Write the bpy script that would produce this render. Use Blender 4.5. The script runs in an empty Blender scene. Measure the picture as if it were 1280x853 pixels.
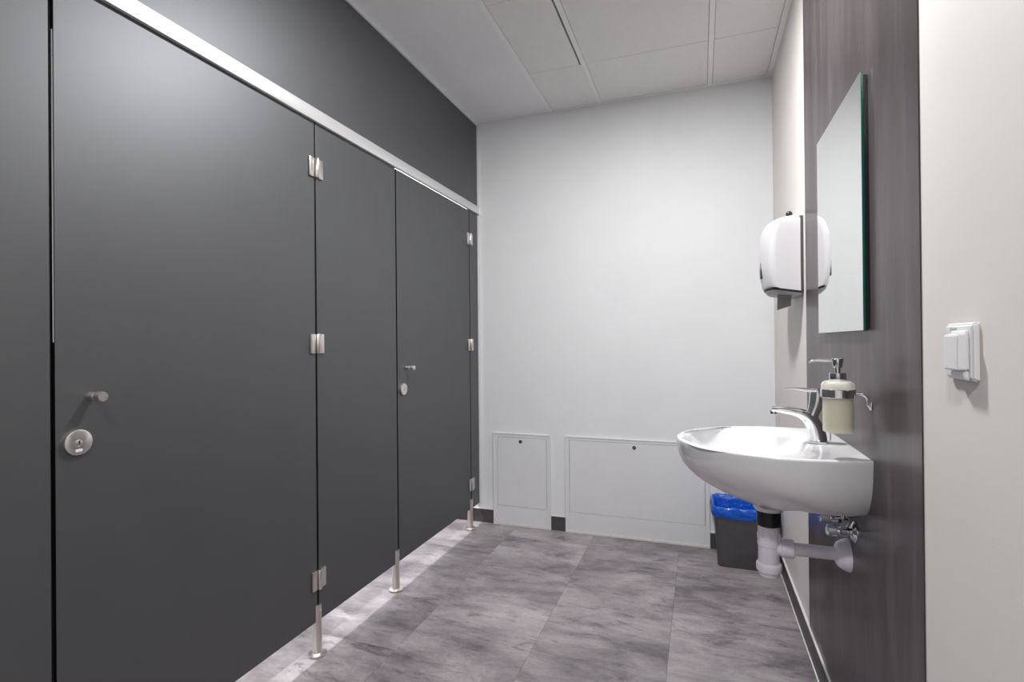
import bpy, bmesh, math, random
from mathutils import Vector, Matrix
S = bpy.context.scene
C = S.collection
random.seed(4)

# ------------------------------------------------------------------ camera, world, lamps, exposure
H = 1.15
YAW, PITCH, ROLL, FPX = 0.3438, 0.0035, 0.0089, 656.25
_f = Vector((-math.sin(YAW) * math.cos(PITCH), math.cos(YAW) * math.cos(PITCH), math.sin(PITCH)))
_r = Vector((math.cos(YAW), math.sin(YAW), 0))
_d = _f.cross(_r)
_c, _s = math.cos(ROLL), math.sin(ROLL)
R2, D2 = _c * _r + _s * _d, -_s * _r + _c * _d
cam_data = bpy.data.cameras.new('camera')
cam = bpy.data.objects.new('camera', cam_data)
C.objects.link(cam)
M = Matrix((R2, -D2, -_f)).transposed().to_4x4()
M.translation = Vector((0, 0, H))
cam.matrix_world = M
cam_data.sensor_width = 36
cam_data.lens = 36 * FPX / 1280
cam_data.clip_start = 0.02
S.camera = cam

w = bpy.data.worlds.new('world')
S.world = w
w.use_nodes = True
w.node_tree.nodes['Background'].inputs[0].default_value = (1, 1, 1, 1)
w.node_tree.nodes['Background'].inputs[1].default_value = 0.05

S.view_settings.view_transform = 'Standard'
S.view_settings.look = 'None'
S.view_settings.gamma = 1
S.view_settings.use_curve_mapping = False
S.view_settings.exposure = 0.0
ROOM_W, NEAR_W, CUBICLE_W = 37, 26, 66

# ------------------------------------------------------------------ measures (metres)
XD = -1.342                  # front face of cubicle doors
XR, YB, ZC = 0.376, 3.12, 2.568
XL, YF = -2.6, -1.5
ZB, ZT = 0.125, 1.985        # cubicle boards bottom, top

# ------------------------------------------------------------------ materials
def mat(name, col, rough=0.5, metal=0.0, spec=0.5, **kw):
    m = bpy.data.materials.new(name)
    m.use_nodes = True
    b = m.node_tree.nodes['Principled BSDF']
    b.inputs['Base Color'].default_value = (*col, 1)
    b.inputs['Roughness'].default_value = rough
    b.inputs['Metallic'].default_value = metal
    b.inputs['Specular IOR Level'].default_value = spec
    for k, v in kw.items():
        b.inputs[k.replace('_', ' ')].default_value = v
    return m

def nodes(m):
    return m.node_tree.nodes, m.node_tree.links, m.node_tree.nodes['Principled BSDF']

def noise(nt, scale, detail, vec=None, dist=0.0, rough=0.55):
    n = nt.nodes.new('ShaderNodeTexNoise')
    n.inputs['Scale'].default_value = scale
    n.inputs['Detail'].default_value = detail
    n.inputs['Roughness'].default_value = rough
    n.inputs['Distortion'].default_value = dist
    if vec: nt.links.new(vec, n.inputs['Vector'])
    return n

def ramp(nt, fac, stops):
    r = nt.nodes.new('ShaderNodeValToRGB')
    e = r.color_ramp.elements
    while len(e) < len(stops): e.new(0.5)
    for k, (p, c) in enumerate(stops):
        e[k].position = p
        e[k].color = (*c, 1) if len(c) == 3 else c
    nt.links.new(fac, r.inputs[0])
    return r

def mapping(nt, scale, coord='Object', loc=(0, 0, 0)):
    t = nt.nodes.new('ShaderNodeTexCoord')
    m = nt.nodes.new('ShaderNodeMapping')
    m.inputs['Scale'].default_value = scale
    m.inputs['Location'].default_value = loc
    nt.links.new(t.outputs[coord], m.inputs[0])
    return m

def bump(m, scale, strength, dist=0.001, detail=3, sc=(1, 1, 1)):
    N, L, b = nodes(m)
    mp = mapping(m.node_tree, sc)
    n = noise(m.node_tree, scale, detail, mp.outputs[0])
    bp = N.new('ShaderNodeBump')
    bp.inputs['Strength'].default_value = strength
    bp.inputs['Distance'].default_value = dist
    L.new(n.outputs[0], bp.inputs['Height'])
    L.new(bp.outputs[0], b.inputs['Normal'])
    return m

def mottled(name, c0, c1, scale, rough, sc=(1, 1, 1), **kw):
    m = mat(name, c0, rough, **kw)
    N, L, b = nodes(m)
    mp = mapping(m.node_tree, sc)
    n = noise(m.node_tree, scale, 4, mp.outputs[0])
    r = ramp(m.node_tree, n.outputs[0], [(0.3, c0), (0.7, c1)])
    L.new(r.outputs[0], b.inputs['Base Color'])
    return m

paint_white = bump(mottled('white_wall_paint', (0.77, 0.785, 0.80), (0.81, 0.82, 0.835), 2.5, 0.6), 260, 0.12)
paint_cream = bump(mottled('cream_wall_paint', (0.755, 0.72, 0.695), (0.79, 0.76, 0.735), 3.0, 0.6), 260, 0.12)
plaster = bump(mottled('ceiling_plaster', (0.85, 0.855, 0.86), (0.88, 0.885, 0.89), 3, 0.8), 200, 0.1)
tile_mat = bump(mottled('ceiling_tile_board', (0.84, 0.835, 0.82), (0.87, 0.865, 0.85), 30, 0.9), 420, 0.25)
bar_mat = mat('white_enamelled_steel', (0.91, 0.905, 0.89), 0.5)
void_mat = mat('ceiling_void', (0.03, 0.03, 0.03), 0.9)
laminate = bump(mottled('anthracite_laminate', (0.030, 0.031, 0.032), (0.035, 0.036, 0.037), 6, 0.50, IOR=2.08, Specular_Tint=(0.925, 0.955, 1.0, 1)), 500, 0.06, 0.0005)
laminate_edge = mat('laminate_core', (0.006, 0.006, 0.0065), 0.8, spec=0.05)
alu = bump(mat('anodised_aluminium', (0.86, 0.86, 0.86), 0.42, 0.75), 60, 0.05, 0.0005, sc=(1, 0.02, 1))
white_trim = mat('white_trim_paint', (0.74, 0.75, 0.76), 0.45)
steel = bump(mat('brushed_stainless_steel', (0.78, 0.745, 0.715), 0.3, 1.0), 120, 0.1, 0.0005, sc=(1, 1, 0.05))
steel_disc = mat('turned_stainless_steel', (0.78, 0.745, 0.72), 0.3, 1.0, Anisotropic=0.75)
_tg = steel_disc.node_tree.nodes.new('ShaderNodeTangent'); _tg.direction_type = 'RADIAL'; _tg.axis = 'X'
steel_disc.node_tree.links.new(_tg.outputs[0], steel_disc.node_tree.nodes['Principled BSDF'].inputs['Tangent'])
chrome = mat('polished_chrome', (0.86, 0.87, 0.88), 0.05, 1.0)
ceramic = mat('glazed_white_ceramic', (0.80, 0.80, 0.82), 0.12, Coat_Weight=0.6, Coat_Roughness=0.04)
pvc = mat('pale_lavender_white_plastic_pipe', (0.90, 0.88, 0.94), 0.3)
rubber = mat('black_rubber', (0.012, 0.012, 0.013), 0.4)
black_plastic = mat('black_plastic', (0.015, 0.015, 0.016), 0.3)
bin_plastic = mottled('grey_bin_plastic', (0.11, 0.111, 0.115), (0.125, 0.126, 0.13), 40, 0.42)
bag_mat = bump(mat('blue_plastic_bag', (0.004, 0.095, 0.56), 0.22), 38, 0.8, 0.01)
disp_white = mat('white_dispenser_plastic', (0.66, 0.65, 0.67), 0.28)
disp_grey = mat('grey_dispenser_plastic', (0.42, 0.42, 0.43), 0.4)
disp_dark = mat('dark_grey_dispenser_back', (0.07, 0.07, 0.075), 0.35)
paper = bump(mat('grey_paper', (0.36, 0.36, 0.36), 0.9), 150, 0.2)
socket_white = mat('white_socket_plastic', (0.80, 0.80, 0.81), 0.3)
mark_grey = mat('grey_print', (0.30, 0.36, 0.36), 0.6)
panel_white = mottled('white_powder_coat', (0.73, 0.74, 0.76), (0.76, 0.77, 0.79), 5, 0.42)
bead_white = mat('white_silicone', (0.75, 0.74, 0.72), 0.5)
silver = mat('mirror_silver', (0.88, 0.90, 0.885), 0.015, 1.0)
glass_edge = mat('green_glass_edge', (0.0, 0.16, 0.11), 0.08)
lamp_white = mat('lamp_housing_white', (0.8, 0.8, 0.8), 0.5)
soap_mat = mat('cream_liquid_soap', (1.0, 0.92, 0.68), 0.4, Subsurface_Weight=1.0, Subsurface_Scale=0.12, Subsurface_Radius=(1.0, 0.8, 0.5))
frost = mat('frosted_glass', (0.97, 0.97, 0.93), 0.3)
_n, _l, _b = nodes(frost)
_t = _n.new('ShaderNodeBsdfTranslucent'); _t.inputs[0].default_value = (0.98, 0.98, 0.93, 1)
_m = _n.new('ShaderNodeMixShader'); _m.inputs[0].default_value = 0.7
_l.new(_b.outputs[0], _m.inputs[1]); _l.new(_t.outputs[0], _m.inputs[2])
_l.new(_m.outputs[0], _n['Material Output'].inputs['Surface'])

def make_cladding():
    m = mat('mauve_grey_streaked_laminate', (0.08, 0.07, 0.07), 0.30, IOR=1.36)
    N, L, b = nodes(m)
    nt = m.node_tree
    mp = mapping(nt, (1, 6, 0.7))
    n = noise(nt, 2.2, 8, mp.outputs[0], 0.4, 0.62)
    mp2 = mapping(nt, (1, 22, 1.6))
    n2 = noise(nt, 3.0, 6, mp2.outputs[0], 0.2, 0.6)
    mx = N.new('ShaderNodeMix'); mx.data_type = 'FLOAT'
    mx.inputs[0].default_value = 0.3
    L.new(n.outputs[0], mx.inputs[2]); L.new(n2.outputs[0], mx.inputs[3])
    r = ramp(nt, mx.outputs[0], [(0.36, (0.043, 0.035, 0.036)), (0.49, (0.060, 0.049, 0.052)), (0.67, (0.108, 0.089, 0.095))])
    L.new(r.outputs[0], b.inputs['Base Color'])
    bp = N.new('ShaderNodeBump'); bp.inputs['Strength'].default_value = 0.05; bp.inputs['Distance'].default_value = 0.001
    L.new(mx.outputs[0], bp.inputs['Height']); L.new(bp.outputs[0], b.inputs['Normal'])
    return m
cladding = make_cladding()

def make_vinyl(name, k=1.0):
    """dark mauve-grey concrete-look vinyl: streaks across the room, every tile cut from another place"""
    m = mat(name, (0.2, 0.18, 0.19), 0.34)
    N, L, b = nodes(m)
    nt = m.node_tree
    tc = N.new('ShaderNodeTexCoord')
    oi = N.new('ShaderNodeObjectInfo')
    mul = N.new('ShaderNodeMath'); mul.operation = 'MULTIPLY'; mul.inputs[1].default_value = 40
    L.new(oi.outputs['Random'], mul.inputs[0])
    cb = N.new('ShaderNodeCombineXYZ')
    for i in range(3): L.new(mul.outputs[0], cb.inputs[i])
    add = N.new('ShaderNodeVectorMath'); add.operation = 'ADD'
    L.new(tc.outputs['Object'], add.inputs[0]); L.new(cb.outputs[0], add.inputs[1])
    def mapd(sc):
        mp = N.new('ShaderNodeMapping'); mp.inputs['Scale'].default_value = sc
        L.new(add.outputs[0], mp.inputs[0]); return mp.outputs[0]
    big = noise(nt, 1.9, 4, mapd((1.0, 1.4, 1)), 0.5, 0.5)
    mid = noise(nt, 5.0, 9, mapd((0.75, 1.8, 1)), 0.35, 0.72)
    fine = noise(nt, 70, 4, mapd((1, 1.6, 1)), 0, 0.6)
    mx = N.new('ShaderNodeMix'); mx.data_type = 'FLOAT'; mx.inputs[0].default_value = 0.62
    L.new(big.outputs[0], mx.inputs[2]); L.new(mid.outputs[0], mx.inputs[3])
    r = ramp(nt, mx.outputs[0], [(0.37, (0.078 * k, 0.073 * k, 0.080 * k)), (0.45, (0.150 * k, 0.132 * k, 0.142 * k)),
                                 (0.54, (0.225 * k, 0.202 * k, 0.213 * k)), (0.64, (0.30 * k, 0.275 * k, 0.285 * k))])
    # dark scuffs
    sc = noise(nt, 6, 10, mapd((0.8, 2.6, 1)), 0.45, 0.76)
    rs = ramp(nt, sc.outputs[0], [(0.545, (1, 1, 1)), (0.61, (0.60, 0.57, 0.60)), (0.70, (0.36, 0.34, 0.36))])
    m1 = N.new('ShaderNodeMix'); m1.data_type = 'RGBA'; m1.blend_type = 'MULTIPLY'; m1.inputs[0].default_value = 0.9
    L.new(r.outputs[0], m1.inputs[6]); L.new(rs.outputs[0], m1.inputs[7])
    rf = ramp(nt, fine.outputs[0], [(0.3, (0.90, 0.90, 0.90)), (0.72, (1.1, 1.1, 1.1))])
    m2 = N.new('ShaderNodeMix'); m2.data_type = 'RGBA'; m2.blend_type = 'MULTIPLY'; m2.inputs[0].default_value = 1
    L.new(m1.outputs[2], m2.inputs[6]); L.new(rf.outputs[0], m2.inputs[7])
    # tile to tile tone
    tone = N.new('ShaderNodeMapRange'); tone.inputs['To Min'].default_value = 0.93; tone.inputs['To Max'].default_value = 1.07
    L.new(oi.outputs['Random'], tone.inputs['Value'])
    sc2 = N.new('ShaderNodeVectorMath'); sc2.operation = 'SCALE'
    L.new(m2.outputs[2], sc2.inputs[0]); L.new(tone.outputs[0], sc2.inputs['Scale'])
    L.new(sc2.outputs[0], b.inputs['Base Color'])
    rr = N.new('ShaderNodeMapRange'); rr.inputs['To Min'].default_value = 0.30; rr.inputs['To Max'].default_value = 0.48
    L.new(mid.outputs[0], rr.inputs['Value']); L.new(rr.outputs[0], b.inputs['Roughness'])
    bp = N.new('ShaderNodeBump'); bp.inputs['Strength'].default_value = 0.08; bp.inputs['Distance'].default_value = 0.001
    L.new(mid.outputs[0], bp.inputs['Height']); L.new(bp.outputs[0], b.inputs['Normal'])
    return m
vinyl = make_vinyl('concrete_look_vinyl', 1.5)
joint_mat = mat('dark_joint', (0.03, 0.028, 0.028), 0.8)
skirting = mottled('dark_grey_vinyl_skirting', (0.050, 0.046, 0.047), (0.080, 0.074, 0.076), 9, 0.4)

# ------------------------------------------------------------------ mesh helpers
def obj(name, bm, m=None, parent=None, smooth=False, angle=40):
    bmesh.ops.recalc_face_normals(bm, faces=bm.faces)
    me = bpy.data.meshes.new(name)
    if smooth:
        for f in bm.faces: f.smooth = True
        for e in bm.edges:
            if len(e.link_faces) == 2 and e.calc_face_angle(0) > math.radians(angle): e.smooth = False
    bm.to_mesh(me); bm.free()
    if m:
        for x in (m if isinstance(m, (list, tuple)) else [m]): me.materials.append(x)
    o = bpy.data.objects.new(name, me)
    C.objects.link(o)
    if parent: o.parent = parent
    return o

def box(x0, x1, y0, y1, z0, z1, bev=0.0, seg=2, bm=None):
    b = bmesh.new()
    r = bmesh.ops.create_cube(b, size=1)
    for v in b.verts:
        v.co = Vector((x0 if v.co.x < 0 else x1, y0 if v.co.y < 0 else y1, z0 if v.co.z < 0 else z1))
    if bev: bmesh.ops.bevel(b, geom=list(b.edges), offset=bev, segments=seg, affect='EDGES', profile=0.5)
    if bm is None: return b
    merge(bm, b)
    return bm

def merge(bm, other):
    me = bpy.data.meshes.new('tmp'); other.to_mesh(me); other.free()
    bm.from_mesh(me); bpy.data.meshes.remove(me)

def loft(bm, loops, cap0=True, cap1=True, closed=True):
    vs = [[bm.verts.new(p) for p in lp] for lp in loops]
    n = len(vs[0])
    for a, b in zip(vs[:-1], vs[1:]):
        for i in range(n if closed else n - 1):
            j = (i + 1) % n
            bm.faces.new((a[i], a[j], b[j], b[i]))
    if cap0: bm.faces.new(vs[0])
    if cap1: bm.faces.new(vs[-1])
    return vs

AX = {'x': (Vector((1, 0, 0)), Vector((0, 1, 0)), Vector((0, 0, 1))),
      'y': (Vector((0, 1, 0)), Vector((0, 0, 1)), Vector((1, 0, 0))),
      'z': (Vector((0, 0, 1)), Vector((1, 0, 0)), Vector((0, 1, 0)))}

def lathe(profile, axis='z', org=(0, 0, 0), n=32, bm=None):
    """profile: (distance along the axis, radius)"""
    b = bm if bm is not None else bmesh.new()
    a, u, v = axis if isinstance(axis, tuple) else AX[axis]
    o = Vector(org)
    loops = [[o + a * t + (u * math.cos(2 * math.pi * k / n) + v * math.sin(2 * math.pi * k / n)) * max(r, 1e-4)
              for k in range(n)] for t, r in profile]
    loft(b, loops)
    return b

def frame_of(d):
    d = d.normalized()
    u = d.cross(Vector((0, 1, 0)))
    if u.length < 0.05: u = d.cross(Vector((0, 0, 1)))
    u.normalize()
    return d, u, d.cross(u).normalized()

def catmull(pts, k=6):
    P = [Vector(p) for p in pts]
    P = [2 * P[0] - P[1]] + P + [2 * P[-1] - P[-2]]
    out = []
    for i in range(1, len(P) - 2):
        for s in range(k):
            t = s / k
            a, b, c, d = P[i - 1], P[i], P[i + 1], P[i + 2]
            out.append(0.5 * (2 * b + (c - a) * t + (2 * a - 5 * b + 4 * c - d) * t * t + (3 * b - a - 3 * c + d) * t ** 3))
    out.append(P[-2].copy())
    return out

def tube(pts, radii, n=16, bm=None, squash=None, smooth_k=0):
    """swept tube; squash = width factor along y per point"""
    b = bm if bm is not None else bmesh.new()
    if not isinstance(radii, (list, tuple)): radii = [radii] * len(pts)
    if squash is None: squash = [1.0] * len(pts)
    if smooth_k:
        q = catmull([(*p,) for p in pts], smooth_k)
        rr = catmull([(r, s, 0) for r, s in zip(radii, squash)], smooth_k)
        P = q; radii = [x.x for x in rr]; squash = [x.y for x in rr]
    else:
        P = [Vector(p) for p in pts]
    loops = []
    for i, p in enumerate(P):
        d = (P[min(i + 1, len(P) - 1)] - P[max(i - 1, 0)])
        d, u, v = frame_of(d)
        # u lies in the xz plane, v is along y when the path stays in the xz plane
        loops.append([p + u * math.cos(2 * math.pi * k / n) * radii[i] + v * math.sin(2 * math.pi * k / n) * radii[i] * squash[i]
                      for k in range(n)])
    loft(b, loops)
    return b

def thing(name, label, cat, loc=(0, 0, 0), group=None):
    o = bpy.data.objects.new(name, None)
    o.empty_display_size = 0.05
    C.objects.link(o)
    o.location = loc
    o['label'] = label; o['category'] = cat
    if group: o['group'] = group
    return o

def tag(o, label, cat, group=None):
    o['label'] = label; o['category'] = cat
    if group: o['group'] = group
    return o

def struct(name, bm, m, **kw):
    o = obj(name, bm, m, **kw)
    o['kind'] = 'structure'
    return o

def copy_tree(o, parent=None):
    c = o.copy(); C.objects.link(c)
    if parent: c.parent = parent; c.matrix_parent_inverse = o.matrix_parent_inverse.copy()
    for ch in list(o.children): copy_tree(ch, c)
    return c

def at(o, x, y, z):
    o.location = (x, y, z)
    return o

# ------------------------------------------------------------------ the room shell
floor = struct('floor', box(XL, XR + 0.1, YF, YB + 0.1, -0.10, -0.0035), joint_mat)
SEAMS = [-0.12 - 0.485 * k for k in range(-1, 6)]          # joints running away from the camera
first = {0: 2.33, 1: 2.66, 2: 2.94, 3: 2.68, 4: 2.3, 5: 2.8}
tile_mesh = {}
for c_ in range(6):
    x1, x0 = SEAMS[c_], SEAMS[c_ + 1]
    if c_ == 0: x1 = XR
    if c_ == 5: x0 = XL
    ys = [YB]
    y = first[c_]
    while y > YF + 0.06:
        ys.append(y); y -= 0.97
    ys.append(YF)
    for ya, yb in zip(ys[1:], ys[:-1]):
        key = (round(x1 - x0, 3), round(yb - ya, 3))
        sx, sy = x1 - x0, yb - ya
        if sy < 0.05: continue
        if key not in tile_mesh:
            t = obj('floor_tile', box(-sx / 2 + 0.0004, sx / 2 - 0.0004, -sy / 2 + 0.0002, sy / 2 - 0.0002, -0.0035, 0, 0.0002, 1), vinyl, floor)
            tile_mesh[key] = t
        else:
            t = tile_mesh[key].copy(); C.objects.link(t)
        t.location = ((x0 + x1) / 2, (ya + yb) / 2, 0)

struct('wall_back', box(XL, XR + 0.12, YB, YB + 0.12, -0.1, ZC + 0.14), paint_white)
struct('wall_right', box(XR, XR + 0.12, YF, YB, -0.1, ZC + 0.14), paint_cream)
struct('wall_left', box(XL - 0.12, XL, YF, YB + 0.12, -0.1, ZC + 0.14), paint_white)
struct('wall_front', box(XL - 0.12, XR + 0.12, YF - 0.12, YF, -0.1, ZC + 0.14), paint_white)

# ceiling: void slab above the tiles, a plastered strip over the cubicle fronts, exposed bars, lay-in tiles
XP = -0.862
bm = box(XP - 0.02, XR, YF, YB, ZC + 0.05, ZC + 0.14)
ceiling = struct('ceiling', bm, void_mat)
obj('plaster_strip', box(XL, XP, YF, YB, ZC, ZC + 0.14), plaster, ceiling)
BARS = [(-0.862, -0.836), (-0.558, -0.534), (0.052, 0.076)]
for x0, x1 in BARS:
    obj('ceiling_bar', box(x0, x1, YF, YB, ZC - 0.001, ZC + 0.03, 0.0008, 1), bar_mat, ceiling)
b = box(XR - 0.026, XR, YF, YB, ZC - 0.0015, ZC + 0.01, 0.0006, 1)
obj('edge_angle', b, bar_mat, ceiling)
obj('edge_angle', box(XP + 0.03, XR - 0.026, YB - 0.018, YB, ZC - 0.0015, ZC + 0.01, 0.0006, 1), bar_mat, ceiling)
cross = [3.102] + [2.645 - 0.6 * k for k in range(0, 6)] + [YF]
lay = {}
for col, (x0, x1) in enumerate([(-0.8345, -0.559), (-0.5325, 0.0505), (0.0775, XR - 0.0275)]):
    for r_, (yb, ya) in enumerate(zip(cross[:-1], cross[1:])):
        sx, sy = x1 - x0, yb - ya
        loose = col == 0 and r_ == 1
        if loose: sx -= 0.009
        key = (col, round(sy, 3), loose)
        if key not in lay:
            t = obj('ceiling_tile', box(-sx / 2, sx / 2, -sy / 2 + 0.0012, sy / 2 - 0.0012, 0.0015, 0.02, 0.0012, 1), tile_mat, ceiling)
            lay[key] = t
        else:
            t = lay[key].copy(); C.objects.link(t)
        # the shifted tile over the cubicle side leaves a dark gap along its right edge
        t.location = ((x0 + x1) / 2 - (0.0045 if loose else 0), (ya + yb) / 2, ZC)

# white trims framing the dark boards
struct('trim_1', box(XD - 0.022, XD + 0.010, YF, YB - 0.016, ZC - 0.020, ZC, 0.002), white_trim)
struct('trim_2', box(XD - 0.022, XD + 0.010, YB - 0.016, YB, ZB, ZC, 0.002), white_trim)

# skirting
def skirt(name, x0, x1, y0, y1, along):
    s = struct(name, box(x0, x1, y0, y1, 0, 0.085, 0.001, 1), skirting)
    if along == 'x': obj('sealant_bead', box(x0, x1, y0 + 0.001, y1, 0.085, 0.088), bead_white, s)
    else:
        obj('sealant_bead', box(x0 + 0.001, x1, y0, y1, 0.085, 0.0885), bead_white, s)
        obj('sealant_bead', box(x0 - 0.004, x0, y0, y1, 0, 0.003), bead_white, s)
    return s
skirt('baseboard_back', XL, -1.249, YB - 0.008, YB, 'x')
skirt('baseboard_back', -0.870, -0.778, YB - 0.008, YB, 'x')
skirt('baseboard_back', 0.042, XR - 0.011, YB - 0.008, YB, 'x')
skirt('baseboard_right', XR - 0.010, XR - 0.0005, YF, YB, 'y')

# ------------------------------------------------------------------ toilet cubicle front
TH = 0.013
def board(y0, y1, z0=ZB, z1=ZT, parent=None, name='board', m=None):
    b = box(XD - TH, XD, y0, y1, z0, z1, 0.0012, 2)
    o = obj(name, b, [m or laminate, laminate_edge], parent)
    for p in o.data.polygons:
        if abs(p.normal.x) < 0.5: p.material_index = 1
    return o

def foot_mesh():
    """round steel foot with a slot for the board; its front half climbs the board face"""
    b = bmesh.new()
    lathe([(0, 0.032), (0.0035, 0.034), (0.007, 0.033), (0.009, 0.021), (0.010, 0.0175), (ZB - 0.0005, 0.0165)], 'z', n=28, bm=b)
    return b
def clamp_half(sign):
    b = bmesh.new()
    n = 12; r = 0.0165; off = 0.0068
    a0 = math.acos(off / r)
    pts = [(sign * r * math.cos(-a0 + 2 * a0 * k / n), r * math.sin(-a0 + 2 * a0 * k / n)) for k in range(n + 1)]
    loft(b, [[Vector((x, y, z)) for x, y in pts] for z in (ZB - 0.001, 0.183, 0.187)])
    return b
foot_proto = None
def add_foot(parent, y):
    global foot_proto
    if foot_proto is None:
        f = obj('foot', foot_mesh(), steel, parent, True)
        obj('clamp', clamp_half(1), steel, f, True)
        obj('clamp', clamp_half(-1), steel, f, True)
        obj('screw', lathe([(0, 0.004), (0.003, 0.004), (0.0035, 0.0025)], 'x', (0.0155, 0, 0.165), 12), steel, f, True)
        foot_proto = f
    else:
        f = copy_tree(foot_proto, parent)
    f.location = (XD - TH / 2, y, 0)
    return f

pA = thing('partition_panel', 'dark grey fixed panel cut by the left edge of the frame', 'panel', group='fixed panels of the cubicle front')
board(YF, 0.7425, parent=pA); obj('rubber_stop', box(XD - TH - 0.006, XD - TH - 0.0002, 0.722, 0.7530, ZB, ZT, 0.001, 1), rubber, pA); add_foot(pA, 0.735)
pB = thing('partition_panel', 'narrow dark grey fixed panel between the two cubicle doors on two steel feet', 'panel', group='fixed panels of the cubicle front')
board(1.5955, 2.137, parent=pB); add_foot(pB, 1.592); add_foot(pB, 2.128)
pC = thing('partition_panel', 'slim dark grey fixed panel in the far corner against the white back wall', 'panel', group='fixed panels of the cubicle front')
board(2.981, YB - 0.016, parent=pC); add_foot(pC, 2.972)

def hinge_meshes():
    hb = bmesh.new()      # barrel in two knuckles
    lathe([(-0.036, 0.0078), (-0.0345, 0.0088), (-0.0022, 0.0088), (-0.0016, 0.0078), (-0.0006, 0.0078), (0.0, 0.0088),
           (0.0345, 0.0088), (0.036, 0.0078)], 'z', (0.0095, 0, 0), 20, hb)
    l1 = box(0.0002, 0.0085, -0.036, -0.0108, -0.036, 0.036, 0.0022, 2)
    l2 = box(0.0002, 0.0085, 0.0108, 0.036, -0.036, 0.036, 0.0022, 2)
    return hb, l1, l2
hinge_proto = None
def add_hinge(parent, y, z):
    global hinge_proto
    if hinge_proto is None:
        hb, l1, l2 = hinge_meshes()
        h = obj('hinge', hb, steel, parent, True)
        obj('hinge_leaf', l1, steel, h, True)
        obj('hinge_leaf', l2, steel, h, True)
        hinge_proto = h
    else:
        h = copy_tree(hinge_proto, parent)
    h.location = (XD, y, z)

knob_proto = lock_proto = None
def add_knob(parent, y, z):
    global knob_proto
    if knob_proto is None:
        k = obj('knob', lathe([(0, 0.0095), (0.017, 0.0095), (0.018, 0.009), (0.0185, 0.0068), (0.0255, 0.0068), (0.026, 0.0105),
                               (0.027, 0.0115), (0.0435, 0.0115), (0.0448, 0.0105)], 'x', n=32), steel_disc, parent, True)
        knob_proto = k
    else:
        k = copy_tree(knob_proto, parent)
    k.location = (XD, y, z)
def add_lock(parent, y, z):
    global lock_proto
    if lock_proto is None:
        k = obj('lock_plate', lathe([(0, 0.0275), (0.0075, 0.029), (0.009, 0.0285), (0.0098, 0.027), (0.0098, 0.0095), (0.0088, 0.009), (0.0088, 0.0001)],
                                    'x', n=40), steel_disc, parent, True)
        obj('lock_pin', lathe([(0.0085, 0.006), (0.0105, 0.006), (0.011, 0.005)], 'x', n=20), steel, k, True)
        obj('slot', box(0.0106, 0.0114, -0.0012, 0.0012, -0.0045, 0.0045), black_plastic, k)
        obj('indicator', box(0.0093, 0.0104, -0.008, 0.007, -0.0215, -0.0150, 0.0004, 1), bead_white, k)
        lock_proto = k
    else:
        k = copy_tree(lock_proto, parent)
    k.location = (XD, y, z)

def cubicle_door(y0, y1, label, zt, hz, ky, ly):
    d = thing('cubicle_door', label, 'door', group='toilet cubicle doors')
    board(y0, y1, z1=zt, parent=d, name='door_leaf')
    if y0 < 1: obj('edge_glint', box(XD - 0.0058, XD - 0.0028, y0 - 0.0008, y0, 1.16, zt - 0.13), white_trim, d)  # painted glint: white sliver stands in for a reflection on the door edge
    yh = y1 + 0.004
    for z in hz: add_hinge(d, yh, z)
    add_knob(d, ky, 1.034); add_lock(d, ly, 0.932)
    return d
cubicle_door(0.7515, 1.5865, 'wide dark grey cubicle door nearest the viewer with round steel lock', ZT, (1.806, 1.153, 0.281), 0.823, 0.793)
cubicle_door(2.146, 2.9725, 'dark grey cubicle door farther away, next to the white back wall', 1.9750, (1.795, 1.140, 0.277), 2.225, 2.190)

rail = thing('head_rail', 'bright aluminium rail running along the top of the cubicle doors', 'rail')
rb = bmesh.new()
box(XD + 0.0005, XD + 0.015, YF, YB - 0.002, 1.976, 2.024, 0.0025, 2, rb)
obj('rail_profile', rb, alu, rail, True)
obj('end_cap', box(XD + 0.0002, XD + 0.018, YB - 0.012, YB - 0.0005, 1.974, 2.026, 0.002, 2), alu, rail, True)

up = thing('upper_panel', 'dark grey panel filling the height between aluminium rail and ceiling', 'panel')
obj('board', box(XD - 0.018, XD, YF, YB - 0.016, ZT + 0.002, ZC - 0.020, 0.001, 1), laminate, up)

# dividing boards inside, only glimpsed through the gaps
for y, lab in ((1.866, 'dark grey dividing board behind the narrow fixed panel'), (0.55, 'dark grey dividing board behind the panel at the left edge')):
    t = thing('dividing_board', lab, 'panel')
    obj('board', box(XL + 0.001, XD - 0.020, y - 0.0065, y + 0.0065, ZB, ZC - 0.03, 0.001, 1), laminate, t)
    obj('foot', lathe([(0, 0.032), (0.007, 0.032), (0.008, 0.0165), (ZB, 0.0165)], 'z', (XL + 0.5, y, 0), 20), steel, t, True)

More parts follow.
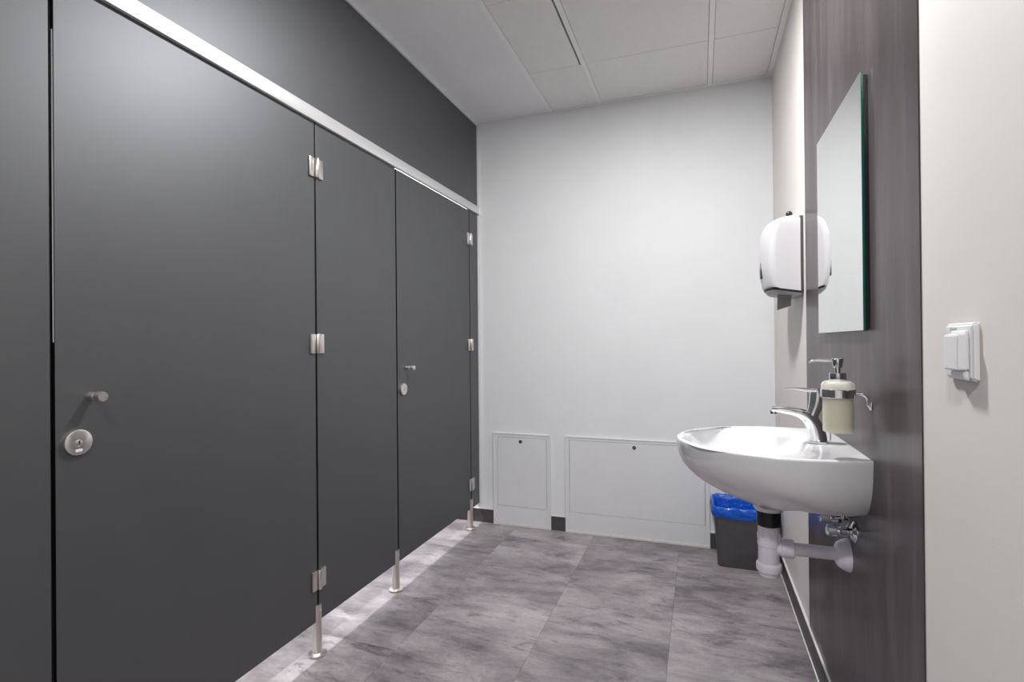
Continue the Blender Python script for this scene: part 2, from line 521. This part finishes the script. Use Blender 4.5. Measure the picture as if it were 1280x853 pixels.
# ------------------------------------------------------------------ access panels in the back wall
def access_panel(x0, x1, zt, dx0, dx1, dz0, dz1, lx, label):
    t = thing('access_panel', label, 'panel', ((x0 + x1) / 2, YB, 0), 'white access panels in the back wall')
    cx = (x0 + x1) / 2
    x0, x1, dx0, dx1, lx = x0 - cx, x1 - cx, dx0 - cx, dx1 - cx, lx - cx
    g = 0.0018
    fb = bmesh.new()
    box(x0, dx0 - g, -0.009, 0, 0.016, zt, 0.0015, 1, fb)
    box(dx1 + g, x1, -0.009, 0, 0.016, zt, 0.0015, 1, fb)
    box(dx0 - g, dx1 + g, -0.009, 0, dz1 + g, zt, 0.0008, 1, fb)
    box(dx0 - g, dx1 + g, -0.009, 0, 0.016, dz0 - g, 0.0008, 1, fb)
    obj('frame', fb, panel_white, t)
    lb = bmesh.new()       # raised outer lip
    box(x0 - 0.003, x0 + 0.004, -0.012, 0, 0.012, zt + 0.003, 0.001, 1, lb)
    box(x1 - 0.004, x1 + 0.003, -0.012, 0, 0.012, zt + 0.003, 0.001, 1, lb)
    box(x0 + 0.004, x1 - 0.004, -0.012, 0, zt - 0.004, zt + 0.003, 0.001, 1, lb)
    obj('frame_lip', lb, panel_white, t)
    obj('foot_strip', box(x0 - 0.003, x1 + 0.003, -0.014, 0, 0.0, 0.015, 0.001, 1), bead_white, t)
    obj('door_leaf', box(dx0, dx1, -0.0085, -0.001, dz0, dz1, 0.001, 1), panel_white, t)
    obj('gap_shadow_liner', box(dx0 - g, dx1 + g, -0.001, -0.0002, dz0 - g, dz1 + g), joint_mat, t).name = 'gap_shade'  # dark sheet added behind the leaf as the shade in its gap
    k = obj('lock', lathe([(0.0083, 0.0105), (0.0105, 0.0105), (0.0112, 0.0085), (0.0105, 0.0065), (0.0105, 0.0001)],
                          (Vector((0, -1, 0)), Vector((0, 0, 1)), Vector((1, 0, 0))), (lx, 0, dz1 - 0.023), 20), black_plastic, t, True)
    obj('key_pin', box(lx - 0.0025, lx + 0.0025, -0.0122, -0.0102, dz1 - 0.0265, dz1 - 0.0195, 0.0005, 1), steel, k)
    return t
access_panel(-1.245, -0.872, 0.577, -1.2195, -0.897, 0.121, 0.553, -1.064, 'narrow white access panel low on the back wall, nearer the cubicles')
access_panel(-0.776, 0.040, 0.578, -0.752, 0.018, 0.123, 0.556, -0.366, 'wide white access panel low on the back wall, partly behind the basin')

# ------------------------------------------------------------------ washing place
t = thing('wall_panel', 'tall dark mauve grey laminate panel on the right wall behind mirror and basin', 'panel', (XR, 1.674, 0))
obj('board', box(-0.0025, -0.0002, -0.538, 0.538, 0.0885, ZC - 0.002), cladding, t)
XW = XR - 0.0025             # face of the cladding

mir = thing('mirror', 'frameless rectangular mirror hung on the dark wall panel above the basin', 'mirror', (XW, 1.678, 1.475))
mb = box(-0.0135, -0.0085, -0.245, 0.245, -0.303, 0.305, 0.0004, 1)
mo = obj('glass', mb, [glass_edge, silver], mir)
for p in mo.data.polygons:
    if p.normal.x < -0.9: p.material_index = 1
obj('backing', box(-0.0085, -0.0002, -0.238, 0.238, -0.296, 0.298), black_plastic, mir)

# --- basin
RIM = 0.87
YC = 1.645
half = [(0, 0.2265), (0.03, 0.2360), (0.075, 0.2460), (0.13, 0.2520), (0.19, 0.2505), (0.25, 0.2360), (0.31, 0.2080), (0.36, 0.1710),
        (0.405, 0.1180), (0.433, 0.0600), (0.443, 0.0)]
hp = [(p.x, p.y) for p in catmull([(a, b, 0) for a, b in half], 8)]
outline = hp + [(d, -s) for d, s in hp[-2::-1]]            # from near wall corner round the front to the other one
def ray_out(c, th):
    dx, dy = math.cos(th), math.sin(th)
    best = None
    pts = outline + [outline[0]]
    for (ax, ay), (bx, by) in zip(pts[:-1], pts[1:]):
        ex, ey = bx - ax, by - ay
        den = dx * ey - dy * ex
        if abs(den) < 1e-12: continue
        tt = ((ax - c[0]) * ey - (ay - c[1]) * ex) / den
        uu = ((ax - c[0]) * dy - (ay - c[1]) * dx) / den
        if tt > 0 and -1e-6 <= uu <= 1 + 1e-6: best = tt if best is None else min(best, tt)
    return (c[0] + dx * best, c[1] + dy * best)
CB = (0.21, 0.0)
ac = math.atan2(0.2265, -CB[0])
angs = sorted([2 * math.pi * k / 120 for k in range(120)] + [ac, 2 * math.pi - ac])
rimpts = [ray_out(CB, a) for a in angs]
def bp(d, s, z): return Vector((-d, s, z))
def scaled(fd, fs, z, inset=0.0):
    out = []
    for d, s in rimpts:
        if inset:
            L_ = math.hypot(d - CB[0], s)
            k = 1 - inset / L_
            q = (CB[0] + (d - CB[0]) * k, s * k)
            d2, s2 = max(q[0], 0.0) if d > 1e-4 else 0.0, q[1]
        else: d2, s2 = d, s
        out.append(bp(d2 * fd, s2 * fs, z(d2, s2) if callable(z) else z))
    return out
DEPTH = 0.152
loops = []
for k in range(0, 15):
    tt = k / 14
    z = (lambda d, s, tt=tt: RIM - 0.006 - (0.132 + 0.040 * min(1, d / 0.25) * (1 - min(1, abs(s) / 0.23) ** 2)) * tt)
    fd = 1 - 0.46 * tt ** 2.7
    fs = 1 - 0.05 * tt - 0.17 * tt ** 3.2
    loops.append(scaled(fd, fs, z))
bot = loops[-1]
under = []
for kk, dz in ((0.955, -0.0045), (0.88, -0.007), (0.7, -0.008), (0.45, -0.009), (0.25, -0.009)):
    under.append([bp(0.10 + (-p.x - 0.10) * kk, p.y * kk, p.z * min(1, kk * 1.0) + (RIM - 0.176) * (1 - kk) + dz) for p in bot])
def clampwall(lp): return [Vector((min(p.x, 0.0), p.y, p.z)) for p in lp]
outer = loops + under
# top: rounded lip, flat ledge, bowl
def bowl_pt(a, k):
    # super-ellipse seen from CB, centre (0.268, 0)
    cx, ra, rb, e = 0.262, 0.160, 0.207, 2.35
    dx, dy = math.cos(a), math.sin(a)
    lo, hi = 0.0, 0.6
    for _ in range(40):
        m_ = (lo + hi) / 2
        x, y = CB[0] + dx * m_, dy * m_
        if abs((x - cx) / ra) ** e + abs(y / rb) ** e < 1: lo = m_
        else: hi = m_
    x, y = CB[0] + dx * lo, dy * lo
    c2 = (0.235, 0.0)
    return c2[0] + (x - c2[0]) * k, y * k
top = []
top.append(scaled(1, 1, RIM - 0.0018, 0.0012))
top.append(scaled(1, 1, RIM, 0.0045))
top.append(scaled(1, 1, RIM - 0.0006, 0.011))
for k, z in ((1.02, RIM - 0.003), (0.985, RIM - 0.0065), (0.955, RIM - 0.018), (0.92, RIM - 0.045), (0.86, RIM - 0.075), (0.75, RIM - 0.100),
             (0.58, RIM - 0.116), (0.36, RIM - 0.124), (0.16, RIM - 0.127)):
    top.append([bp(*bowl_pt(a, k), z) for a in angs])
b = bmesh.new()
loft(b, list(reversed(outer)) + top)
basin = thing('washbasin', 'white ceramic wall basin with rounded front under the mirror', 'basin', (XW, YC, 0))
obj('bowl', b, ceramic, basin, True, 55)
obj('drain_boss', lathe([(RIM - 0.176, 0.044), (RIM - 0.192, 0.040), (RIM - 0.199, 0.036)], 'z', (-0.195, 0, 0), 32), ceramic, basin, True)
obj('drain', lathe([(RIM - 0.1272, 0.03), (RIM - 0.1255, 0.031), (RIM - 0.1245, 0.029), (RIM - 0.126, 0.02), (RIM - 0.127, 0.0001)], 'z', (-0.235, 0, 0), 28), chrome, basin, True)
obj('overflow', lathe([(0, 0.009), (0.003, 0.010), (0.004, 0.008)], (Vector((-1, 0, 0.2)).normalized(), Vector((0, 1, 0)), Vector((0.2, 0, 1)).normalized()),
                      (-0.105, 0, RIM - 0.04), 20), chrome, basin, True)

# --- mixer tap
FX = 0.300
tap = thing('mixer_tap', 'chrome single-lever mixer tap standing on the basin ledge', 'tap', (FX, YC, RIM - 0.0005))
obj('base_ring', lathe([(0, 0.0265), (0.003, 0.0265), (0.0045, 0.0245)], 'z', (0.003, 0, 0), 32), chrome, tap, True)
obj('spout', tube([(0.003, 0, 0.004), (0.001, 0, 0.02), (-0.006, 0, 0.045), (-0.020, 0, 0.066), (-0.045, 0, 0.079), (-0.080, 0, 0.085), (-0.112, 0, 0.0875)],
                  [0.0235, 0.0225, 0.0205, 0.018, 0.0125, 0.0095, 0.0075], 24, None, [1, 1, 1, 1.1, 1.5, 1.9, 2.2], 5), chrome, tap, True, 60)
obj('aerator', lathe([(0, 0.0095), (0.010, 0.0095), (0.011, 0.008)], (Vector((0, 0, -1)), Vector((1, 0, 0)), Vector((0, 1, 0))), (-0.106, 0, 0.0835), 24), chrome, tap, True)
obj('cartridge_body', tube([(-0.016, 0, 0.058), (-0.006, 0, 0.085), (0.001, 0, 0.108), (0.004, 0, 0.128), (0.005, 0, 0.137)],
                           [0.0165, 0.0155, 0.0185, 0.0205, 0.0195], 24), chrome, tap, True, 60)
obj('lever', tube([(0.020, 0, 0.134), (0.004, 0, 0.1405), (-0.020, 0, 0.1425), (-0.048, 0, 0.146), (-0.077, 0, 0.145)],
                  [0.004, 0.0075, 0.0055, 0.0032, 0.0022], 16, None, [2.4, 2.4, 2.3, 2.6, 3.0], 5), chrome, tap, True, 60)
obj('pop_up_rod', lathe([(0, 0.002), (0.038, 0.002), (0.039, 0.0045), (0.048, 0.0045), (0.049, 0.003)], 'z', (0.033, 0, 0.001), 14), chrome, tap, True)

# --- bottle trap
TX = 0.178
trap = thing('bottle_trap', 'pale grey plastic bottle trap and waste pipe under the basin', 'trap', (TX, YC, 0.484))
obj('waste_nut', lathe([(0.142, 0.027), (0.145, 0.0315), (0.183, 0.0315), (0.189, 0.0315)], 'z', n=32), rubber, trap, True)
b = bmesh.new()
lathe([(0.030, 0.0265), (0.034, 0.0285), (0.086, 0.0275), (0.088, 0.0295), (0.098, 0.0295), (0.102, 0.0285), (0.142, 0.0280), (0.146, 0.0290), (0.150, 0.0275)], 'z', n=32, bm=b)
obj('trap_body', b, pvc, trap, True)
b = bmesh.new()
for k in range(12):
    a = k * math.pi / 6
    c, s = math.cos(a) * 0.0288, math.sin(a) * 0.0288
    box(c - 0.0016, c + 0.0016, s - 0.0016, s + 0.0016, 0.104, 0.122, 0, 1, b)
obj('grip_ribs', b, pvc, trap)
obj('trap_cup', lathe([(0, 0.020), (0.003, 0.0255), (0.014, 0.0275), (0.016, 0.0325), (0.019, 0.0335), (0.034, 0.0335), (0.038, 0.0315), (0.040, 0.028)], 'z', n=36), pvc, trap, True)
obj('outlet_nut', lathe([(0.018, 0.0225), (0.030, 0.0225), (0.032, 0.026), (0.060, 0.0265), (0.062, 0.025), (0.063, 0.019)], 'x', (0, 0, 0.083), 20), pvc, trap, True, 30)
obj('waste_pipe', lathe([(0.055, 0.0175), (0.190, 0.0175)], 'x', (0, 0, 0.083), 28), pvc, trap, True)
obj('wall_rosette', lathe([(XW - TX - 0.0002, 0.044), (XW - TX - 0.004, 0.0435), (XW - TX - 0.014, 0.040), (XW - TX - 0.026, 0.033), (XW - TX - 0.031, 0.026), (XW - TX - 0.032, 0.018)], 'x', (0, 0, 0.083), 36), pvc, trap, True)

# --- angle valves with hoses up to the basin
def angle_valve(y, z, label):
    t = thing('angle_valve', label, 'valve', (XW, y, z), 'chrome angle valves under the basin')
    obj('rosette', lathe([(0.0002, 0.027), (0.003, 0.0268), (0.008, 0.020), (0.012, 0.013)], (Vector((-1, 0, 0)), Vector((0, 1, 0)), Vector((0, 0, 1))), n=28), chrome, t, True)
    OUT = (Vector((-1, 0, 0)), Vector((0, 1, 0)), Vector((0, 0, 1)))
    obj('valve_body', lathe([(0.010, 0.0095), (0.018, 0.0095), (0.020, 0.0125), (0.034, 0.0125), (0.037, 0.008), (0.042, 0.007)], OUT, n=20), chrome, t, True)
    obj('handle', lathe([(0.041, 0.010), (0.043, 0.0145), (0.062, 0.0145), (0.066, 0.012)], OUT, n=10), chrome, t, True, 20)
    obj('hose_nut', lathe([(0.010, 0.0085), (0.016, 0.0085), (0.017, 0.0108), (0.032, 0.0108), (0.033, 0.007)], 'z', (-0.027, 0, 0), 6), chrome, t)
    return t
def hose(t, dy, ztop):
    obj('hose', tube([(-0.027, 0, 0.032), (-0.027, 0, 0.038), (-0.028, dy * 0.5, ztop * 0.85), (-0.030, dy, ztop)], 0.0055, 12, None, None, 4), steel, t, True)
v1 = angle_valve(1.577, 0.652, 'nearer chrome angle valve on the dark panel, right of the other valve')
v2 = angle_valve(1.665, 0.660, 'farther chrome angle valve on the dark panel, half hidden behind the nearer one')
hose(v1, 0.006, 0.048); hose(v2, -0.004, 0.040)

# --- soap dispenser on its wall bracket
sd = thing('soap_dispenser', 'frosted glass soap dispenser with chrome pump in a wall bracket', 'soap dispenser', (0.306, 1.43, 0.932))
b = bmesh.new()
lathe([(0.000, 0.0285), (0.0012, 0.0312), (0.004, 0.0318), (0.085, 0.0318), (0.106, 0.0345), (0.112, 0.0345), (0.117, 0.0325), (0.121, 0.026), (0.122, 0.017),
       (0.1205, 0.0155), (0.116, 0.024), (0.111, 0.0305), (0.085, 0.0285), (0.007, 0.0285), (0.005, 0.0255), (0.0045, 0.0001)], 'z', n=40, bm=b)
b.faces.ensure_lookup_table()
obj('bottle', b, frost, sd, True, 50)
obj('soap', lathe([(0.006, 0.0245), (0.0085, 0.0278), (0.076, 0.0278), (0.0765, 0.0001)], 'z', n=32), soap_mat, sd, True)
obj('holder_ring', lathe([(0.082, 0.0325), (0.082, 0.0352), (0.083, 0.0362), (0.101, 0.0362), (0.102, 0.0352), (0.102, 0.0347)], 'z', n=40), chrome, sd, True)
obj('collar', lathe([(0.119, 0.0165), (0.121, 0.0178), (0.139, 0.0178), (0.1405, 0.0165), (0.141, 0.006), (0.152, 0.006), (0.153, 0.0085)], 'z', n=32), chrome, sd, True)
pm = obj('pump_head', lathe([(0.152, 0.0085), (0.153, 0.0092), (0.172, 0.0125), (0.1735, 0.0122), (0.1745, 0.011), (0.1745, 0.0001)], 'z', n=28), chrome, sd, True)
obj('nozzle', tube([(-0.006, 0, 0.1685), (-0.03, 0, 0.1695), (-0.050, 0, 0.169), (-0.060, 0, 0.164)], [0.0034, 0.0033, 0.0030, 0.0022], 14, None, None, 4), chrome, pm, True)
xw = XW - 0.306
obj('bracket_arm', tube([(0.034, 0, 0.0915), (0.046, 0, 0.0905), (xw - 0.012, 0, 0.087), (xw - 0.007, 0, 0.078), (xw - 0.005, 0, 0.064), (xw - 0.0006, 0, 0.0615)],
                        [0.0028, 0.0028, 0.003, 0.003, 0.003, 0.003], 14, None, [2.0, 2.0, 2.0, 2.0, 2.0, 2.0], 5), chrome, sd, True, 60)
obj('wall_plate', box(xw - 0.003, xw - 0.0002, -0.009, 0.009, 0.054, 0.072, 0.001, 2), chrome, sd, True)

# --- paper towel dispenser
td = thing('towel_dispenser', 'white plastic paper towel dispenser on the right wall beside the dark panel', 'dispenser', (XR, 2.385, 1.32))
DW = 0.125
def sect(z, D, w_=DW, rc=0.022, x0=0.0):
    pts = [(x0, w_)]
    n = 10
    for k in range(n + 1):
        a = k / n * math.pi / 2
        pts.append((D - rc + rc * math.sin(a), w_ - rc + rc * math.cos(a)))
    mid = [(D, (w_ - rc) * (1 - k / 6)) for k in range(1, 6)]
    full = pts + mid + [(D, 0.0)] + [(x, -y) for x, y in reversed(mid)] + [(x, -y) for x, y in reversed(pts)]
    # gentle bow of the front
    return [Vector((-(x - 0.030 * (y / w_) ** 2 * (x / D)), y, z(x, y) if callable(z) else z)) for x, y in full]
prof = [(0.050, 0.132), (0.09, 0.139), (0.13, 0.143), (0.18, 0.143), (0.225, 0.141), (0.262, 0.135), (0.286, 0.126), (0.300, 0.116), (0.307, 0.104), (0.3105, 0.092), (0.3115, 0.078)]
b = bmesh.new()
bottom = lambda x, y: 0.020 + 0.026 * (max(0, x - 0.03) / 0.11) ** 2
lps = [sect(bottom, 0.128, x0=0.014)] + [sect(z, D, DW - max(0, z - 0.29) * 0.2, min(0.022, D * 0.3), x0=0.014) for z, D in prof]
loft(b, lps)
obj('cover', b, disp_white, td, True, 50)
b = bmesh.new()
low = lambda x, y: 0.0145 + 0.026 * (max(0, x - 0.03) / 0.11) ** 2
loft(b, [sect(low, 0.126, DW - 0.001, x0=0.012), sect(lambda x, y: bottom(x, y) + 0.0005, 0.126, DW - 0.001, x0=0.012)])
obj('seal', b, black_plastic, td, True, 50)
b = bmesh.new()
loft(b, [sect(lambda x, y: 0.004 + 0.012 * (x / 0.13), 0.108, DW - 0.012, x0=0.01), sect(lambda x, y: 0.012 + 0.02 * (x / 0.13) ** 2, 0.124, DW - 0.006, x0=0.01)])
obj('paper_tray', b, disp_grey, td, True, 50)
obj('back_plate', box(-0.0145, -0.0004, -DW + 0.002, DW - 0.002, 0.016, 0.309, 0.003, 2), disp_dark, td, True)
obj('level_window', box(-0.1415, -0.130, -0.040, 0.000, 0.082, 0.146, 0.003, 2), black_plastic, td, True)
kb = obj('key_knob', lathe([(0.0, 0.0075), (0.007, 0.0070), (0.010, 0.0095), (0.014, 0.0118), (0.019, 0.0122), (0.024, 0.0105), (0.028, 0.006), (0.029, 0.0001)], 'z', (-0.042, -0.080, 0.308), 24), black_plastic, td, True)
b = bmesh.new()
pg = []
for i in range(7):
    s = i / 6
    pg.append([Vector((-0.082 - 0.004 * s + 0.004 * s * s + 0.050 * u, -0.055 + 0.02 * s + 0.004 * math.sin(3 * u), 0.014 - 0.062 * s + 0.016 * u * s)) for u in (0, 0.33, 0.66, 1)])
for off in (0.0,):
    loft(b, pg, False, False, False)
bmesh.ops.solidify(b, geom=list(b.faces), thickness=0.0008)
obj('paper_towel', b, paper, td, True)

# --- socket with hinged cover on the cream wall
so = thing('wall_socket', 'white plastic wall socket with hinged cover on the cream wall', 'socket', (XR, 0.974, 1.131))
def frustum(x0, x1, hy0, hz0, hy1, hz1, cz1=0.0, bev=0.002):
    b = bmesh.new()
    L0 = [Vector((x0, sy * hy0, sz * hz0)) for sy, sz in ((-1, -1), (1, -1), (1, 1), (-1, 1))]
    L1 = [Vector((x1, sy * hy1, cz1 + sz * hz1)) for sy, sz in ((-1, -1), (1, -1), (1, 1), (-1, 1))]
    loft(b, [L0, L1])
    bmesh.ops.bevel(b, geom=list(b.edges), offset=bev, segments=3, affect='EDGES')
    return b
obj('plate', frustum(-0.0003, -0.0095, 0.0465, 0.0440, 0.0425, 0.0400, 0.0, 0.0028), socket_white, so, True, 35)
cv = obj('hinged_cover', frustum(-0.0097, -0.0240, 0.0250, 0.0275, 0.0225, 0.0260, -0.001, 0.0018), socket_white, so, True, 35)
cv.location = (0, -0.0115, 0)
ll = obj('lower_lip', frustum(-0.0090, -0.0150, 0.0240, 0.0075, 0.0215, 0.0050, 0.002, 0.0015), socket_white, so, True, 35)
ll.location = (0, -0.0115, -0.0350)
obj('hinge_barrel', lathe([(-0.022, 0.0026), (0.022, 0.0026)], 'y', (-0.0105, -0.0115, 0.0285), 14), socket_white, so, True)
b = bmesh.new()
loft(b, [[Vector((x, y, z)) for y, z in ((0.024, 0.0325), (0.019, 0.0325), (0.0215, 0.0365))] for x in (-0.0094, -0.0098)])
for k in range(4):
    box(-0.0098, -0.0094, 0.0145 - 0.0042 * k, 0.0172 - 0.0042 * k, 0.0327, 0.0350, 0, 1, b)
obj('printed_mark', b, mark_grey, so)

# --- bin with blue bag
bn = thing('waste_bin', 'dark grey plastic bin with a blue bag in the far corner below the basin', 'bin', (0.203, 2.972, 0))
def rrect(hx, hy, r, z, n=6, jit=None):
    pts = []
    for cx, cy, a0 in ((hx - r, hy - r, 0), (-hx + r, hy - r, 90), (-hx + r, -hy + r, 180), (hx - r, -hy + r, 270)):
        for k in range(n + 1):
            a = math.radians(a0 + 90 * k / n)
            pts.append(Vector((cx + r * math.cos(a), cy + r * math.sin(a), z)))
    return pts
b = bmesh.new()
loft(b, [rrect(0.124, 0.092, 0.022, 0.0), rrect(0.128, 0.096, 0.024, 0.006), rrect(0.146, 0.118, 0.026, 0.292), rrect(0.149, 0.121, 0.027, 0.296), rrect(0.149, 0.121, 0.027, 0.304),
         rrect(0.143, 0.115, 0.025, 0.304), rrect(0.125, 0.093, 0.022, 0.012)])
obj('body', b, bin_plastic, bn, True, 40)
rnd = random.Random(11)
def bagloop(off, z, amp, zamp):
    base = []
    src = rrect(0.149 + off, 0.121 + off, 0.03, z)
    for i in range(len(src)):
        a, c = src[i], src[(i + 1) % len(src)]
        m_ = max(1, int((c - a).length / 0.012))
        if i in (6, 13, 20, 27): m_ = 18
        else: m_ = 1
        for k in range(m_): base.append(a.lerp(c, k / m_))
    out = []
    for p in base:
        d = Vector((p.x, p.y, 0)).normalized()
        out.append(p + d * rnd.uniform(0, amp) + Vector((0, 0, rnd.uniform(-zamp, zamp))))
    return out
b = bmesh.new()
loft(b, [bagloop(-0.050, 0.12, 0.002, 0.01), bagloop(-0.028, 0.20, 0.004, 0.004), bagloop(-0.012, 0.285, 0.001, 0), bagloop(-0.008, 0.307, 0.001, 0.001), bagloop(0.001, 0.312, 0.001, 0.003), bagloop(0.002, 0.302, 0.005, 0.004), bagloop(0.003, 0.291, 0.008, 0.004),
         bagloop(0.003, 0.280, 0.009, 0.004), bagloop(0.002, 0.268, 0.008, 0.004), bagloop(0.001, 0.257, 0.005, 0.006)], True, False)
obj('bin_bag', b, bag_mat, bn, True, 180)

# ------------------------------------------------------------------ ceiling downlights (just outside the frame)
def downlight(x, y, watts, label, r=0.08, z=ZC):
    t = thing('ceiling_downlight', label, 'lamp', (x, y, z), 'round ceiling downlights')
    obj('ring', lathe([(-0.0002, r + 0.02), (-0.004, r + 0.019), (-0.006, r + 0.004), (-0.004, r)], 'z', n=40), lamp_white, t, True)
    ld = bpy.data.lights.new('downlight_lamp', 'AREA')
    ld.shape = 'DISK'; ld.size = 2 * r; ld.energy = watts
    ld.color = (1.0, 0.99, 0.985)
    lo = bpy.data.objects.new('downlight_lamp', ld)
    C.objects.link(lo); lo.parent = t; lo.location = (0, 0, -0.0075)
    return t
downlight(-0.24, 1.745, ROOM_W, 'round white downlight in the ceiling above the basin side of the room')
downlight(-0.24, -0.355, NEAR_W, 'round white downlight in the ceiling behind the viewer')
downlight(-1.95, 1.25, CUBICLE_W, 'round white downlight above the nearer cubicle', z=ZC)
downlight(-1.95, 2.5, CUBICLE_W, 'round white downlight above the farther cubicle', z=ZC)
